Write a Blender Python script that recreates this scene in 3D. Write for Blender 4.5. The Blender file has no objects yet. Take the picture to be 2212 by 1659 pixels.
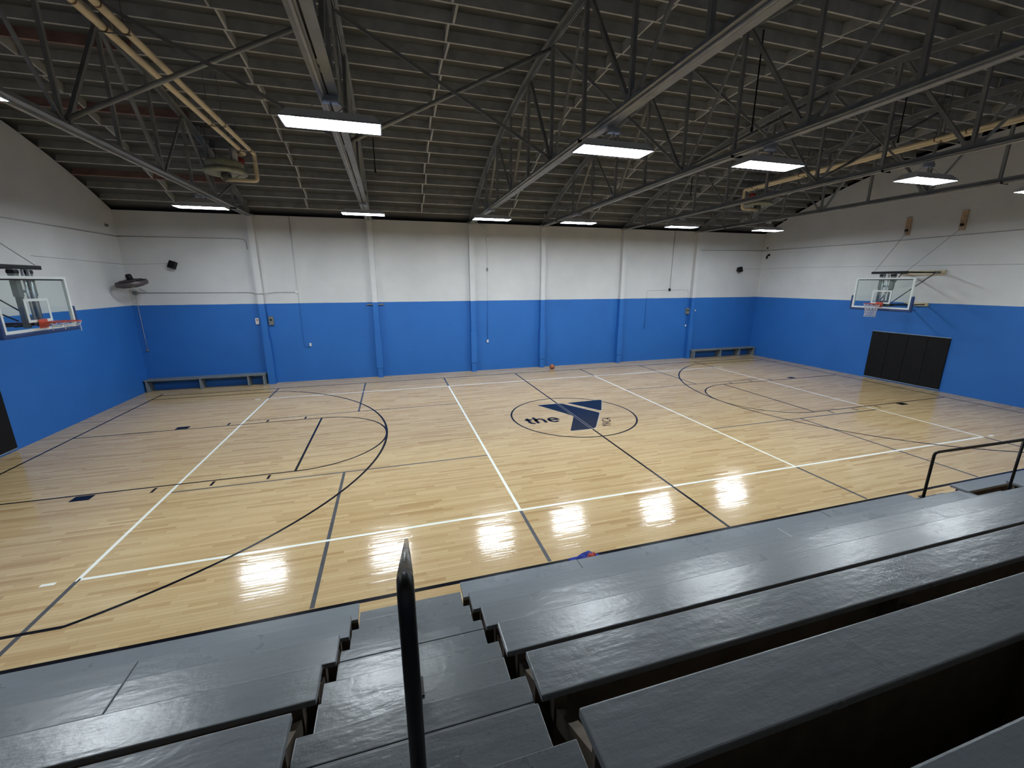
import bpy, bmesh, math, random
from mathutils import Vector, Matrix
random.seed(7)
S = bpy.context.scene
COL = S.collection
PI = math.pi

# ------------------------------------------------------------------ camera
cam_d = bpy.data.cameras.new('camera')
cam = bpy.data.objects.new('camera', cam_d)
COL.objects.link(cam)
cam_d.sensor_fit = 'HORIZONTAL'
cam_d.sensor_width = 36.0
cam_d.lens = 888.816 / 2212 * 36.0
cam_d.clip_start = 0.02
cam_d.clip_end = 200
cam.location = (-4.94206, -10.62558, 3.78643)
cam.rotation_euler = (1.32995917, 0.00211948, -0.28203030)
S.camera = cam

# ------------------------------------------------------------------ world, exposure
w = bpy.data.worlds.new('world')
S.world = w
w.use_nodes = True
w.node_tree.nodes['Background'].inputs[0].default_value = (0, 0, 0, 1)
w.node_tree.nodes['Background'].inputs[1].default_value = 0.0
S.view_settings.view_transform = 'Standard'
S.view_settings.look = 'None'
S.view_settings.gamma = 1.0
S.view_settings.use_curve_mapping = False
S.view_settings.exposure = 0.0
LAMP = 105.0          # radiance of every lamp lens

# ------------------------------------------------------------------ dimensions (metres)
WX = 13.6             # end walls at x = +-WX
YF, YN = 7.05, -11.05  # far and near wall
AYC, AZC, AR = -2.0, -11.635, 19.979   # circle of the joist undersides
DECK = 0.20
PAINT = 3.05          # top of the blue paint
TX = [-9.55, -5.53, -1.6, 1.55, 5.5, 9.5]   # trusses / columns
def az(y, off=0.0):
    return AZC + math.sqrt((AR + off) ** 2 - (y - AYC) ** 2)
def apt(s, off=0.0):   # arc length -> (y, z, angle)
    a = s / AR
    return AYC + (AR + off) * math.sin(a), AZC + (AR + off) * math.cos(a), a

# ------------------------------------------------------------------ materials
def lin(r, g, b):
    f = lambda c: (c / 255 / 12.92) if c <= 10 else (((c / 255) + 0.055) / 1.055) ** 2.4
    return (f(r), f(g), f(b), 1)
class NT:
    def __init__(self, name):
        self.m = bpy.data.materials.new(name); self.m.use_nodes = True
        self.t = self.m.node_tree; self.b = self.t.nodes['Principled BSDF']
    def n(self, typ, **kw):
        x = self.t.nodes.new(typ)
        for k, v in kw.items():
            if k.startswith('_'): setattr(x, k[1:], v)
        return x
    def l(self, a, b): self.t.links.new(a, b)
    def math(self, op, a, b=None, c=None, clamp=False):
        x = self.t.nodes.new('ShaderNodeMath'); x.operation = op; x.use_clamp = clamp
        for i, v in enumerate((a, b, c)):
            if v is None: continue
            if isinstance(v, (int, float)): x.inputs[i].default_value = v
            else: self.l(v, x.inputs[i])
        return x.outputs[0]
    def pos(self):
        g = self.t.nodes.new('ShaderNodeNewGeometry'); s = self.t.nodes.new('ShaderNodeSeparateXYZ')
        self.l(g.outputs['Position'], s.inputs[0]); return g.outputs['Position'], s.outputs
    def comb(self, x, y, z):
        c = self.t.nodes.new('ShaderNodeCombineXYZ')
        for i, v in enumerate((x, y, z)):
            if isinstance(v, (int, float)): c.inputs[i].default_value = v
            else: self.l(v, c.inputs[i])
        return c.outputs[0]
    def noise(self, vec, scale, detail=3, rough=0.55):
        x = self.t.nodes.new('ShaderNodeTexNoise'); x.inputs['Scale'].default_value = scale
        x.inputs['Detail'].default_value = detail; x.inputs['Roughness'].default_value = rough
        if vec is not None: self.l(vec, x.inputs['Vector'])
        return x.outputs['Fac']
    def ramp(self, fac, stops):
        r = self.t.nodes.new('ShaderNodeValToRGB'); e = r.color_ramp.elements
        while len(e) < len(stops): e.new(0.5)
        for el, (p, c) in zip(e, stops): el.position = p; el.color = c
        self.l(fac, r.inputs[0]); return r.outputs[0]
    def mix(self, fac, a, b, mode='MIX'):
        x = self.t.nodes.new('ShaderNodeMix'); x.data_type = 'RGBA'; x.blend_type = mode
        for s, v in ((x.inputs[0], fac), (x.inputs[6], a), (x.inputs[7], b)):
            if isinstance(v, (int, float)): s.default_value = v
            elif isinstance(v, tuple): s.default_value = v
            else: self.l(v, s)
        return x.outputs[2]
    def bump(self, h, strength, dist=0.01):
        x = self.t.nodes.new('ShaderNodeBump'); x.inputs['Strength'].default_value = strength
        x.inputs['Distance'].default_value = dist; self.l(h, x.inputs['Height'])
        self.l(x.outputs[0], self.b.inputs['Normal'])
    def col(self, v):
        if isinstance(v, tuple): self.b.inputs['Base Color'].default_value = v
        else: self.l(v, self.b.inputs['Base Color'])
    def rough(self, v):
        if isinstance(v, (int, float)): self.b.inputs['Roughness'].default_value = v
        else: self.l(v, self.b.inputs['Roughness'])

def plain(name, color, rough=0.5, metal=0.0, var=0.15, scale=6.0, bump=0.0, bscale=60.0, spec=0.5):
    t = NT(name); p, _ = t.pos()
    f = t.noise(p, scale, 4)
    dk = tuple(c * (1 - var) for c in color[:3]) + (1,); lt = tuple(min(1, c * (1 + var)) for c in color[:3]) + (1,)
    t.col(t.ramp(f, [(0.3, dk), (0.7, lt)])); t.rough(rough); t.b.inputs['Metallic'].default_value = metal; t.b.inputs['Specular IOR Level'].default_value = spec
    if bump: t.bump(t.noise(p, bscale, 3), bump, 0.004)
    return t.m

def m_wall():
    t = NT('two_tone_block_paint'); p, s = t.pos()
    u = t.math('ADD', s[0], s[1])
    br = t.n('ShaderNodeTexBrick'); t.l(t.comb(u, s[2], 0.0), br.inputs['Vector'])
    br.inputs['Scale'].default_value = 1.0; br.inputs['Brick Width'].default_value = 0.405; br.inputs['Row Height'].default_value = 0.203
    br.inputs['Mortar Size'].default_value = 0.005; br.inputs['Mortar Smooth'].default_value = 0.6
    n1 = t.noise(p, 0.9, 4); n2 = t.noise(p, 70, 3)
    wh = t.ramp(n1, [(0.25, (0.53, 0.54, 0.555, 1)), (0.75, (0.61, 0.62, 0.635, 1))])
    bl = t.ramp(n1, [(0.25, (0.013, 0.122, 0.43, 1)), (0.75, (0.0155, 0.138, 0.475, 1))])
    edge = t.math('ADD', s[2], t.math('MULTIPLY', t.math('SUBTRACT', t.noise(p, 2.5, 3), 0.5), 0.02))
    t.col(t.mix(t.math('GREATER_THAN', edge, PAINT), bl, wh))
    t.rough(0.62)
    h = t.math('ADD', t.math('MULTIPLY', br.outputs['Fac'], -0.35), t.math('MULTIPLY', n2, 0.6))
    t.bump(h, 0.35, 0.004)
    return t.m

def m_floor():
    t = NT('maple_strip_floor'); p, s = t.pos()
    RW = 0.057
    row = t.math('FLOOR', t.math('DIVIDE', s[1], RW))
    wn = t.n('ShaderNodeTexWhiteNoise', _noise_dimensions='1D'); t.l(row, wn.inputs['W'])
    xs = t.math('ADD', t.math('DIVIDE', s[0], 0.75), t.math('MULTIPLY', wn.outputs[0], 9.0))
    pl = t.math('FLOOR', xs)
    w2 = t.n('ShaderNodeTexWhiteNoise', _noise_dimensions='2D'); t.l(t.comb(row, pl, 0.0), w2.inputs['Vector'])
    base = t.ramp(w2.outputs[0], [(0.0, lin(176, 146, 104)), (0.12, lin(189, 161, 119)), (0.5, lin(197, 171, 129)), (1.0, lin(205, 181, 140))])
    gr = t.noise(t.comb(t.math('MULTIPLY', s[0], 2.2), t.math('MULTIPLY', s[1], 60), w2.outputs[0]), 1.0, 4)
    c = t.mix(t.math('MULTIPLY', gr, 0.35), base, (0.58, 0.515, 0.42, 1), 'MULTIPLY')
    c = t.mix(t.ramp(gr, [(0.35, (0.20, 0.20, 0.20, 1)), (0.6, (0, 0, 0, 1))]), c, lin(150, 118, 80))
    fy = t.math('FRACT', t.math('DIVIDE', s[1], RW)); fx = t.math('FRACT', xs)
    dy = t.math('MINIMUM', fy, t.math('SUBTRACT', 1.0, fy)); dx = t.math('MULTIPLY', t.math('MINIMUM', fx, t.math('SUBTRACT', 1.0, fx)), 0.75 / RW)
    jd = t.math('MINIMUM', dy, dx)
    gap = t.math('LESS_THAN', jd, 0.022)
    c = t.mix(t.math('MULTIPLY', gap, 0.55), c, lin(92, 62, 36))
    t.col(c)
    t.rough(t.math('ADD', t.math('MULTIPLY', t.noise(p, 1.3, 3), 0.05), 0.095))
    t.b.inputs['IOR'].default_value = 1.5
    h = t.math('ADD', t.math('MULTIPLY', t.math('MINIMUM', jd, 0.25), 0.5), t.math('MULTIPLY', w2.outputs[0], 0.30))
    h = t.math('ADD', h, t.math('MULTIPLY', t.noise(t.comb(t.math('MULTIPLY', s[0], 3.0), t.math('MULTIPLY', s[1], 9.0), 0.0), 1.0, 2), 0.7))
    h = t.math('ADD', h, t.math('MULTIPLY', t.math('MULTIPLY', t.math('SUBTRACT', fy, 0.5), t.math('SUBTRACT', w2.outputs[0], 0.5)), 1.1))
    t.bump(h, 0.38, 0.004)
    return t.m

def m_seat(name, c0, c1, speck, rough0, rough1):
    t = NT(name); p, s = t.pos()
    st = t.noise(t.comb(t.math('MULTIPLY', s[0], 1.6), t.math('MULTIPLY', s[1], 22), t.math('MULTIPLY', s[2], 22)), 1.0, 5, 0.6)
    big = t.noise(p, 1.7, 4)
    c = t.mix(st, c0, c1)
    c = t.mix(t.math('MULTIPLY', big, 0.35), c, tuple(x * 0.75 for x in c0[:3]) + (1,))
    sp = t.noise(p, 75, 2, 0.5)
    c = t.mix(t.math('MULTIPLY', t.math('GREATER_THAN', sp, 0.70), speck), c, (0.02, 0.022, 0.024, 1))
    pale = t.noise(t.comb(t.math('MULTIPLY', s[0], 6), t.math('MULTIPLY', s[1], 16), s[2]), 1.4, 3)
    c = t.mix(t.math('MULTIPLY', t.math('GREATER_THAN', pale, 0.71), speck * 0.8), c, (0.30, 0.32, 0.33, 1))
    t.col(c)
    t.rough(t.math('ADD', t.math('MULTIPLY', big, rough1 - rough0), rough0))
    h = t.math('ADD', t.math('MULTIPLY', st, 0.5), t.math('MULTIPLY', t.noise(p, 22, 3), 0.6))
    h = t.math('ADD', h, t.math('MULTIPLY', t.noise(t.comb(t.math('MULTIPLY', s[0], 5), t.math('MULTIPLY', s[1], 14), s[2]), 1.0, 3), 1.2)); t.bump(h, 0.40, 0.006)
    return t.m

def m_deck():
    t = NT('dark_roof_deck'); p, s = t.pos()
    v = t.comb(t.math('MULTIPLY', s[0], 0.35), s[1], s[2])
    c = t.ramp(t.noise(v, 1.6, 5), [(0.3, (0.072, 0.076, 0.080, 1)), (0.6, (0.098, 0.103, 0.109, 1)), (0.8, (0.112, 0.106, 0.100, 1))])
    t.col(c); t.rough(0.85); return t.m

def emis(name, color, strength):
    t = NT(name)
    t.b.inputs['Base Color'].default_value = (0.9, 0.9, 0.9, 1)
    t.b.inputs['Emission Color'].default_value = color
    t.b.inputs['Emission Strength'].default_value = strength
    return t.m

def m_glass():
    t = NT('backboard_glass')
    t.b.inputs['Base Color'].default_value = (0.92, 0.97, 0.96, 1)
    t.b.inputs['Transmission Weight'].default_value = 1.0
    t.b.inputs['Roughness'].default_value = 0.02
    t.b.inputs['IOR'].default_value = 1.12
    # thin safety glass: let light pass straight through it
    tr = t.n('ShaderNodeBsdfTransparent'); tr.inputs[0].default_value = (0.93, 0.97, 0.96, 1)
    gl = t.n('ShaderNodeBsdfGlossy'); gl.inputs['Roughness'].default_value = 0.03
    mx = t.n('ShaderNodeMixShader'); mx.inputs[0].default_value = 0.05; t.l(tr.outputs[0], mx.inputs[1]); t.l(gl.outputs[0], mx.inputs[2])
    t.l(mx.outputs[0], t.t.nodes['Material Output'].inputs['Surface'])
    return t.m

def m_worn():
    t = NT('rubbed_black_rail_paint'); p, s = t.pos()
    f = t.noise(p, 26, 4, 0.6)
    t.col(t.ramp(f, [(0.42, (0.012, 0.011, 0.010, 1)), (0.50, (0.30, 0.255, 0.21, 1))])); t.rough(0.35)
    return t.m

M = {
    'wall': m_wall(), 'floor': m_floor(), 'deck': m_deck(), 'glass': m_glass(),
    'seat': m_seat('grey_gloss_bench_paint', (0.145, 0.161, 0.180, 1), (0.208, 0.228, 0.250, 1), 0.15, 0.22, 0.36),
    'tread': m_seat('scuffed_grey_stair_paint', (0.108, 0.121, 0.132, 1), (0.155, 0.170, 0.183, 1), 0.6, 0.20, 0.36),
    'joist_side': plain('joist_timber', (0.36, 0.37, 0.368, 1), 0.8, var=0.2, scale=3),
    'joist_red': plain('joist_red_oxide', (0.25, 0.15, 0.135, 1), 0.8, var=0.3, scale=3),
    'steel': plain('truss_grey_steel', (0.40, 0.42, 0.43, 1), 0.42, 0.25, var=0.2, scale=3),
    'truss': plain('truss_steel_paint', (0.22, 0.23, 0.235, 1), 0.45, 0.2, var=0.2, scale=3),
    'steel_dark': plain('truss_dark_steel', (0.115, 0.12, 0.125, 1), 0.5, 0.2, var=0.2, scale=3),
    'galv': plain('galvanised', (0.46, 0.49, 0.54, 1), 0.32, 0.6, var=0.1),
    'insul': plain('cream_pipe_lagging', (0.64, 0.55, 0.39, 1), 0.7, var=0.1, scale=4),
    'band': plain('brown_pipe_band', (0.16, 0.09, 0.05, 1), 0.6),
    'rust_red': plain('dull_red_paint', (0.26, 0.03, 0.025, 1), 0.5),
    'heater': plain('pale_green_heater_enamel', (0.28, 0.29, 0.23, 1), 0.5, var=0.25, scale=8),
    'black': plain('black_paint', (0.007, 0.007, 0.009, 1), 0.5, var=0.3, spec=0.2),
    'rail': plain('worn_black_rail', (0.008, 0.007, 0.007, 1), 0.4, var=0.4, scale=20, spec=0.25),
    'worn': m_worn(),
    'pad': plain('black_vinyl_pad', (0.006, 0.006, 0.007, 1), 0.6, var=0.2, spec=0.2),
    'padedge': plain('pale_blue_edge', (0.22, 0.30, 0.42, 1), 0.5),
    'navy': plain('navy_backboard_pad', (0.012, 0.035, 0.13, 1), 0.55),
    'whiteframe': plain('white_frame', (0.62, 0.66, 0.66, 1), 0.4, var=0.06),
    'orange': plain('rim_orange', (0.48, 0.065, 0.03, 1), 0.4, var=0.1),
    'net': plain('white_net', (0.52, 0.52, 0.56, 1), 0.8),
    'wood': plain('bare_wood_board', (0.42, 0.30, 0.19, 1), 0.7, var=0.3, scale=14),
    'tanwood': plain('cream_painted_board', (0.52, 0.45, 0.31, 1), 0.7, var=0.1),
    'bench': plain('grey_bench_paint', (0.16, 0.185, 0.20, 1), 0.45, var=0.2),
    'ball': plain('ball_brown_leather', (0.26, 0.085, 0.035, 1), 0.6, var=0.15, scale=40, bump=0.3, bscale=220),
    'linenavy': plain('navy_court_paint', (0.004, 0.004, 0.008, 1), 0.22, var=0.1, spec=0.12),
    'logonavy': plain('logo_navy_paint', (0.005, 0.009, 0.026, 1), 0.22, var=0.12, spec=0.12),
    'linegrey': plain('grey_court_paint', (0.075, 0.078, 0.088, 1), 0.22, var=0.15, spec=0.3),
    'linewhite': plain('white_court_paint', (0.80, 0.82, 0.76, 1), 0.18, var=0.03),
    'linesand': plain('pale_outline_paint', (0.42, 0.40, 0.36, 1), 0.2, var=0.05),
    'box_white': plain('white_plastic', (0.62, 0.62, 0.62, 1), 0.4, var=0.04),
    'box_grey': plain('grey_box', (0.15, 0.165, 0.165, 1), 0.5),
    'fan': plain('dark_bronze_fan', (0.075, 0.062, 0.066, 1), 0.45, 0.2),
    'conduit': plain('grey_conduit', (0.33, 0.335, 0.34, 1), 0.5, 0.0),
    'cloth_blue': plain('blue_cloth', (0.014, 0.03, 0.22, 1), 0.9, var=0.3),
    'cloth_red': plain('coral_cloth', (0.50, 0.10, 0.085, 1), 0.9),
    'lens': emis('lamp_lens', (0.87, 0.95, 1.0, 1), LAMP),
    'lamp_housing': plain('white_enamel_housing', (0.75, 0.77, 0.80, 1), 0.4, var=0.03),
    'under': plain('brown_frame_timber', (0.11, 0.085, 0.062, 1), 0.8, var=0.25),
}

# ------------------------------------------------------------------ mesh helpers
class MB:
    def __init__(self): self.v = []; self.f = []; self.mi = []
    def add(self, vs, fs, mi=0):
        o = len(self.v); self.v += [tuple(v) for v in vs]
        for f in fs: self.f.append([i + o for i in f]); self.mi.append(mi)
        return self
    def box(self, x0, x1, y0, y1, z0, z1, mi=0, bottom_mi=None):
        vs = [(x, y, z) for z in (z0, z1) for y in (y0, y1) for x in (x0, x1)]
        fs = [(0, 2, 3, 1), (4, 5, 7, 6), (0, 1, 5, 4), (2, 6, 7, 3), (0, 4, 6, 2), (1, 3, 7, 5)]
        o = len(self.v); self.v += vs
        for i, f in enumerate(fs):
            self.f.append([k + o for k in f]); self.mi.append(bottom_mi if (i == 0 and bottom_mi is not None) else mi)
        return self
    def bar(self, a, b, wd, h, up=(0, 0, 1), mi=0):   # box from a to b, section wd x h
        a, b = Vector(a), Vector(b); d = (b - a).normalized(); up = Vector(up)
        s = d.cross(up)
        if s.length < 1e-4: s = d.cross(Vector((1, 0, 0)))
        s.normalize(); u = s.cross(d).normalized(); s *= wd / 2; u *= h / 2
        vs = [p + i * s + j * u for p in (a, b) for i, j in ((-1, -1), (1, -1), (1, 1), (-1, 1))]
        return self.add(vs, [(3, 2, 1, 0), (4, 5, 6, 7), (0, 1, 5, 4), (1, 2, 6, 5), (2, 3, 7, 6), (3, 0, 4, 7)], mi)
    def tube(self, pts, r, n=8, mi=0, cap=True, closed=False):
        pts = [Vector(p) for p in pts]; N = len(pts)
        rs = r if isinstance(r, (list, tuple)) else [r] * N
        o = len(self.v); prev = None
        for i, p in enumerate(pts):
            if closed: t = pts[(i + 1) % N] - pts[i - 1]
            else: t = (pts[min(i + 1, N - 1)] - pts[max(i - 1, 0)])
            t.normalize()
            if prev is None:
                ref = Vector((0, 0, 1)) if abs(t.z) < 0.9 else Vector((1, 0, 0))
                a = t.cross(ref).normalized()
            else:
                a = (prev - t * prev.dot(t)).normalized()
            prev = a; b = t.cross(a)
            for k in range(n):
                an = 2 * PI * k / n; self.v.append(tuple(p + (a * math.cos(an) + b * math.sin(an)) * rs[i]))
        segs = N if closed else N - 1
        for i in range(segs):
            for k in range(n):
                q = (i + 1) % N
                self.f.append([o + i * n + k, o + i * n + (k + 1) % n, o + q * n + (k + 1) % n, o + q * n + k]); self.mi.append(mi)
        if cap and not closed:
            self.f.append([o + k for k in range(n)][::-1]); self.mi.append(mi)
            self.f.append([o + (N - 1) * n + k for k in range(n)]); self.mi.append(mi)
        return self
    def lathe(self, prof, n=24, mi=0, c=(0, 0, 0)):
        o = len(self.v)
        for r, z in prof:
            for k in range(n):
                a = 2 * PI * k / n; self.v.append((c[0] + r * math.cos(a), c[1] + r * math.sin(a), c[2] + z))
        for i in range(len(prof) - 1):
            for k in range(n):
                self.f.append([o + i * n + k, o + i * n + (k + 1) % n, o + (i + 1) * n + (k + 1) % n, o + (i + 1) * n + k]); self.mi.append(mi)
        return self
    def prism(self, poly, z0, z1, mi=0):   # polygon in xy extruded in z
        n = len(poly); vs = [(x, y, z0) for x, y in poly] + [(x, y, z1) for x, y in poly]
        fs = [list(range(n))[::-1], list(range(n, 2 * n))] + [(i, (i + 1) % n, n + (i + 1) % n, n + i) for i in range(n)]
        return self.add(vs, fs, mi)
    def build(self, name, mats, parent=None, smooth=False, bevel=0.0):
        me = bpy.data.meshes.new(name); me.from_pydata(self.v, [], self.f)
        if isinstance(mats, str): mats = [mats]
        for m in mats: me.materials.append(M[m])
        me.polygons.foreach_set('material_index', self.mi)
        if smooth: me.polygons.foreach_set('use_smooth', [True] * len(me.polygons))
        bm = bmesh.new(); bm.from_mesh(me); bmesh.ops.recalc_face_normals(bm, faces=bm.faces)
        if bevel:
            es = [e for e in bm.edges if len(e.link_faces) == 2 and e.calc_face_angle(0) > 0.6]
            bmesh.ops.bevel(bm, geom=es, offset=bevel, segments=2, affect='EDGES', profile=0.6, clamp_overlap=True)
        bm.to_mesh(me); bm.free(); me.update()
        o = bpy.data.objects.new(name, me); COL.objects.link(o); o.parent = parent
        return o
def mesh_child(name, me, parent):
    o = bpy.data.objects.new(name, me); COL.objects.link(o); o.parent = parent; return o
def tag(o, label, cat, group=None, kind=None):
    o['label'] = label; o['category'] = cat
    if group: o['group'] = group
    if kind: o['kind'] = kind
    return o
def thing(name, label, cat, loc=(0, 0, 0), rz=0.0, group=None):
    o = bpy.data.objects.new(name, None); COL.objects.link(o); o.empty_display_size = 0.1
    o.location = loc; o.rotation_euler = (0, 0, rz)
    return tag(o, label, cat, group)
def copy_tree(o, parent=None):
    c = o.copy(); COL.objects.link(c); c.parent = parent
    for ch in list(o.children): copy_tree(ch, c)
    return c
def structure(o, label, cat):
    return tag(o, label, cat, kind='structure')

# ================================================================== SETTING
floor = structure(MB().box(-WX - .2, WX + .2, YN - .2, YF + .2, -0.15, 0).build('floor', 'floor'), 'glossy maple strip gymnasium floor with court markings', 'floor')

far = MB().box(-WX - .2, WX + .2, YF, YF + .2, 0, 6.17).build('wall_far', 'wall')
structure(far, 'long block wall painted blue below and white above, lined with steel columns', 'wall')
near = MB().box(-WX - .2, WX + .2, YN - .2, YN, 0, 6.17).build('wall_near', 'wall')
structure(near, 'long block wall behind the bleachers', 'wall')
def gable(x0, x1, name):
    ys = [YN + (YF - YN) * i / 48 for i in range(49)]
    m = MB(); n = len(ys) + 2
    prof = [(YN, 0), (YF, 0)] + [(y, az(y)) for y in reversed(ys)]
    vs = [(x0, y, z) for y, z in prof] + [(x1, y, z) for y, z in prof]; n = len(prof)
    m.add(vs, [list(range(n)), list(range(n, 2 * n))[::-1]] + [(i, (i + 1) % n, n + (i + 1) % n, n + i) for i in range(n)])
    return m.build(name, 'wall')
structure(gable(-WX - .2, -WX, 'wall_left'), 'end wall with arched top behind the hoop that has a torn net', 'wall')
structure(gable(WX, WX + .2, 'wall_right'), 'end wall with arched top behind the hoop with a full net', 'wall')

# roof deck: one curved board skin above the joists
m = MB(); K = 48; S0 = 9.9
for i in range(K + 1):
    s = -S0 + 2 * S0 * i / K
    for off in (DECK, DECK + .06):
        y, z, a = apt(s, off); m.v += [(-WX - .25, y, z), (WX + .25, y, z)]
for i in range(K):
    o = i * 4
    for f in ((0, 1, 5, 4), (2, 6, 7, 3)): m.f.append([o + k for k in f]); m.mi.append(0)
ceiling = structure(m.build('ceiling', 'deck'), 'dark arched roof deck carried on rows of pale-edged joists', 'ceiling')

# joists and staggered blocking between them, each one a piece of the ceiling
BX = [-WX] + TX + [WX]
SP = 0.582
JS = [-0.419 + SP * k for k in range(-15, 17)]
jm = {}
def joist_mesh(L, red):
    k = (round(L, 3), red)
    if k not in jm:
        o = MB().box(-L / 2, L / 2, -.021, .021, 0.004, DECK + .004)
        me_o = o.build('joist', ['joist_red' if red else 'joist_side']); me = me_o.data
        bpy.data.objects.remove(me_o); jm[k] = me
    return jm[k]
bmesh_block = None
for b in range(7):
    x0, x1 = BX[b], BX[b + 1]; L = x1 - x0 + (0.16 if 0 < b < 6 else 0.07); xc = (x0 + x1) / 2 + (0.04 if b == 0 else -0.04 if b == 6 else 0)
    lap = 0.028 if b % 2 else -0.028
    for j, s in enumerate(JS):
        y, z, a = apt(s + lap)
        o = mesh_child('joist', joist_mesh(L, b == 0 and j % 9 in (2, 6)), ceiling)
        o.location = (xc, y, z); o.rotation_euler = (-a, 0, 0)
o = MB().box(-.02, .02, -SP / 2 + .021, SP / 2 - .021, 0.006, DECK + .004).build('blocking', ['joist_side']); blk = o.data; bpy.data.objects.remove(o)
for b in range(7):
    xm = (BX[b] + BX[b + 1]) / 2 + (0, .03, .02, -.02, .05, -.1, 0)[b]
    for j in range(len(JS) - 1):
        lap = 0.028 if b % 2 else -0.028
        y, z, a = apt((JS[j] + JS[j + 1]) / 2 + lap)
        o = mesh_child('blocking', blk, ceiling)
        o.location = (xm + (0.035 if j % 2 else -0.035) + random.uniform(-.02, .02), y, z); o.rotation_euler = (-a, 0, random.uniform(-.03, .03))

# ------------------------------------------------------------------ court markings (paint on the floor)
LZ = [0.0]
def fl(name, m, mat): return m.build(name, mat, floor)
def pt(poly_or_rect, mat, z, name='court_line'):
    m = MB()
    if len(poly_or_rect) == 4 and not isinstance(poly_or_rect[0], tuple):
        x0, x1, y0, y1 = poly_or_rect; m.box(x0, x1, y0, y1, -0.001, z)
    else: m.prism(poly_or_rect, -0.001, z)
    return fl(name, m, mat)
def arc(cx, cy, r, a0, a1, wd, z, mat, name='court_line', n=64):
    m = MB(); vs = []
    for i in range(n + 1):
        a = a0 + (a1 - a0) * i / n
        for rr in (r - wd / 2, r + wd / 2): vs.append((cx + rr * math.cos(a), cy + rr * math.sin(a), z))
    m.add(vs, [(2 * i, 2 * i + 1, 2 * i + 3, 2 * i + 2) for i in range(n)])
    return fl(name, m, mat)
W5 = 0.05
BXL, BYL = 12.87, 6.0
for sx in (-1, 1):
    def X(a, b): return (min(sx * a, sx * b), max(sx * a, sx * b))
    # grey multi-sport lines
    for sy in (-1, 1):
        pt(X(3.07, 9.12) + (sy * 2.15 - .02, sy * 2.15 + .02), 'linegrey', .0008)
        yy = sorted((sy * 2.17, sy * 5.97)); pt(X(6.1 - .027, 6.1 + .027) + tuple(yy), 'linegrey', .0008)
        yy = sorted((sy * 4.6, sy * 5.97)); pt(X(9.144 - .027, 9.144 + .027) + tuple(yy), 'linegrey', .0008)
        pt(X(3.048 - .027, 3.048 + .027) + tuple(yy), 'linegrey', .0008)
        # white volleyball side marks
        pt(X(9.38, 9.54) + (sy * 4.572 - .025, sy * 4.572 + .025), 'linewhite', .0012)
        # key: lane line, block, ticks
        pt(X(7.06, BXL) + tuple(sorted((sy * 1.79, sy * 1.83))), 'linenavy', .0016)
        pt(X(10.42, 10.72) + tuple(sorted((sy * 1.85, sy * 2.05))), 'linenavy', .0016, 'lane_block')
        for tx in (9.48, 8.52, 7.54): pt(X(tx - .025, tx + .025) + tuple(sorted((sy * 1.86, sy * 2.05))), 'linenavy', .0016, 'lane_tick')
        # straight part of the three point line
        pt(X(8.765, BXL) + (sy * 5.475 - .025, sy * 5.475 + .025), 'linenavy', .0017)
    pt(X(9.144 - .025, 9.144 + .025) + (-4.597, 4.597), 'linewhite', .0012)
    pt(X(3.048 - .025, 3.048 + .025) + (-4.55, 4.55), 'linewhite', .0012)
    pt(X(BXL - .025, BXL + .025) + (-6.25, 6.25), 'linenavy', .0015)
    pt(X(7.06, 7.11) + (-1.83, 1.83), 'linenavy', .0016)
    ca = 0 if sx < 0 else PI
    arc(sx * 7.08, 0, 1.81, ca - PI / 2, ca + PI / 2, .045, .0017, 'linenavy')
    th = math.asin(5.475 / 6.03); arc(sx * 11.295, 0, 6.03, ca - th, ca + th, .05, .0018, 'linenavy', n=90)
for sy in (-1, 1):
    pt((-9.144, 9.144, sy * 4.572 - .025, sy * 4.572 + .025), 'linewhite', .0012)
    pt((-BXL, BXL, sy * BYL - .025, sy * BYL + .025) if sy > 0 else (-BXL, BXL, -6.045, -5.985), 'linenavy', .0015)
pt((-.025, .025, -6.0, 6.0), 'linenavy', .0019)
arc(0, 0, 1.815, 0, 2 * PI, .05, .0018, 'linenavy', n=96)
# centre emblem
def rounded(poly, r, n=5):
    out = []; N = len(poly)
    for i in range(N):
        p0, p1, p2 = (Vector(poly[i - 1]), Vector(poly[i]), Vector(poly[(i + 1) % N]))
        a = (p0 - p1); b = (p2 - p1); d = min(r[i], a.length * .45, b.length * .45)
        q0 = p1 + a.normalized() * d; q1 = p1 + b.normalized() * d
        for k in range(n + 1):
            t = k / n; q = q0 * (1 - t) ** 2 + p1 * 2 * t * (1 - t) + q1 * t * t; out.append((q.x, q.y))
    return out
main = [(-0.68, 1.22), (0.12, 1.20), (0.86, -0.03), (0.10, -1.24), (-0.63, -1.24), (-0.02, -0.10)]
mainr = [.03, .12, .10, .16, .08, .14]
top = [(0.33, 1.19), (1.60, 1.23), (1.00, 0.13)]
topr = [.03, .14, .10]
def outline(poly, d):
    c = Vector((sum(p[0] for p in poly) / len(poly), sum(p[1] for p in poly) / len(poly)))
    return [tuple(Vector(p) + (Vector(p) - c).normalized() * d) for p in poly]
pt(outline(rounded(main, mainr), .025), 'linesand', .0020, 'emblem_outline')
pt(outline(rounded(top, topr), .025), 'linesand', .0020, 'emblem_outline')
pt(rounded(main, mainr), 'logonavy', .0024, 'emblem_body')
pt(rounded(top, topr), 'logonavy', .0024, 'emblem_arm')
for x in (-.034, .034): pt((x - .0045, x + .0045, -1.235, 1.19 if x < 0 else 1.17), 'linesand', .0028, 'emblem_seam')
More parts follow.
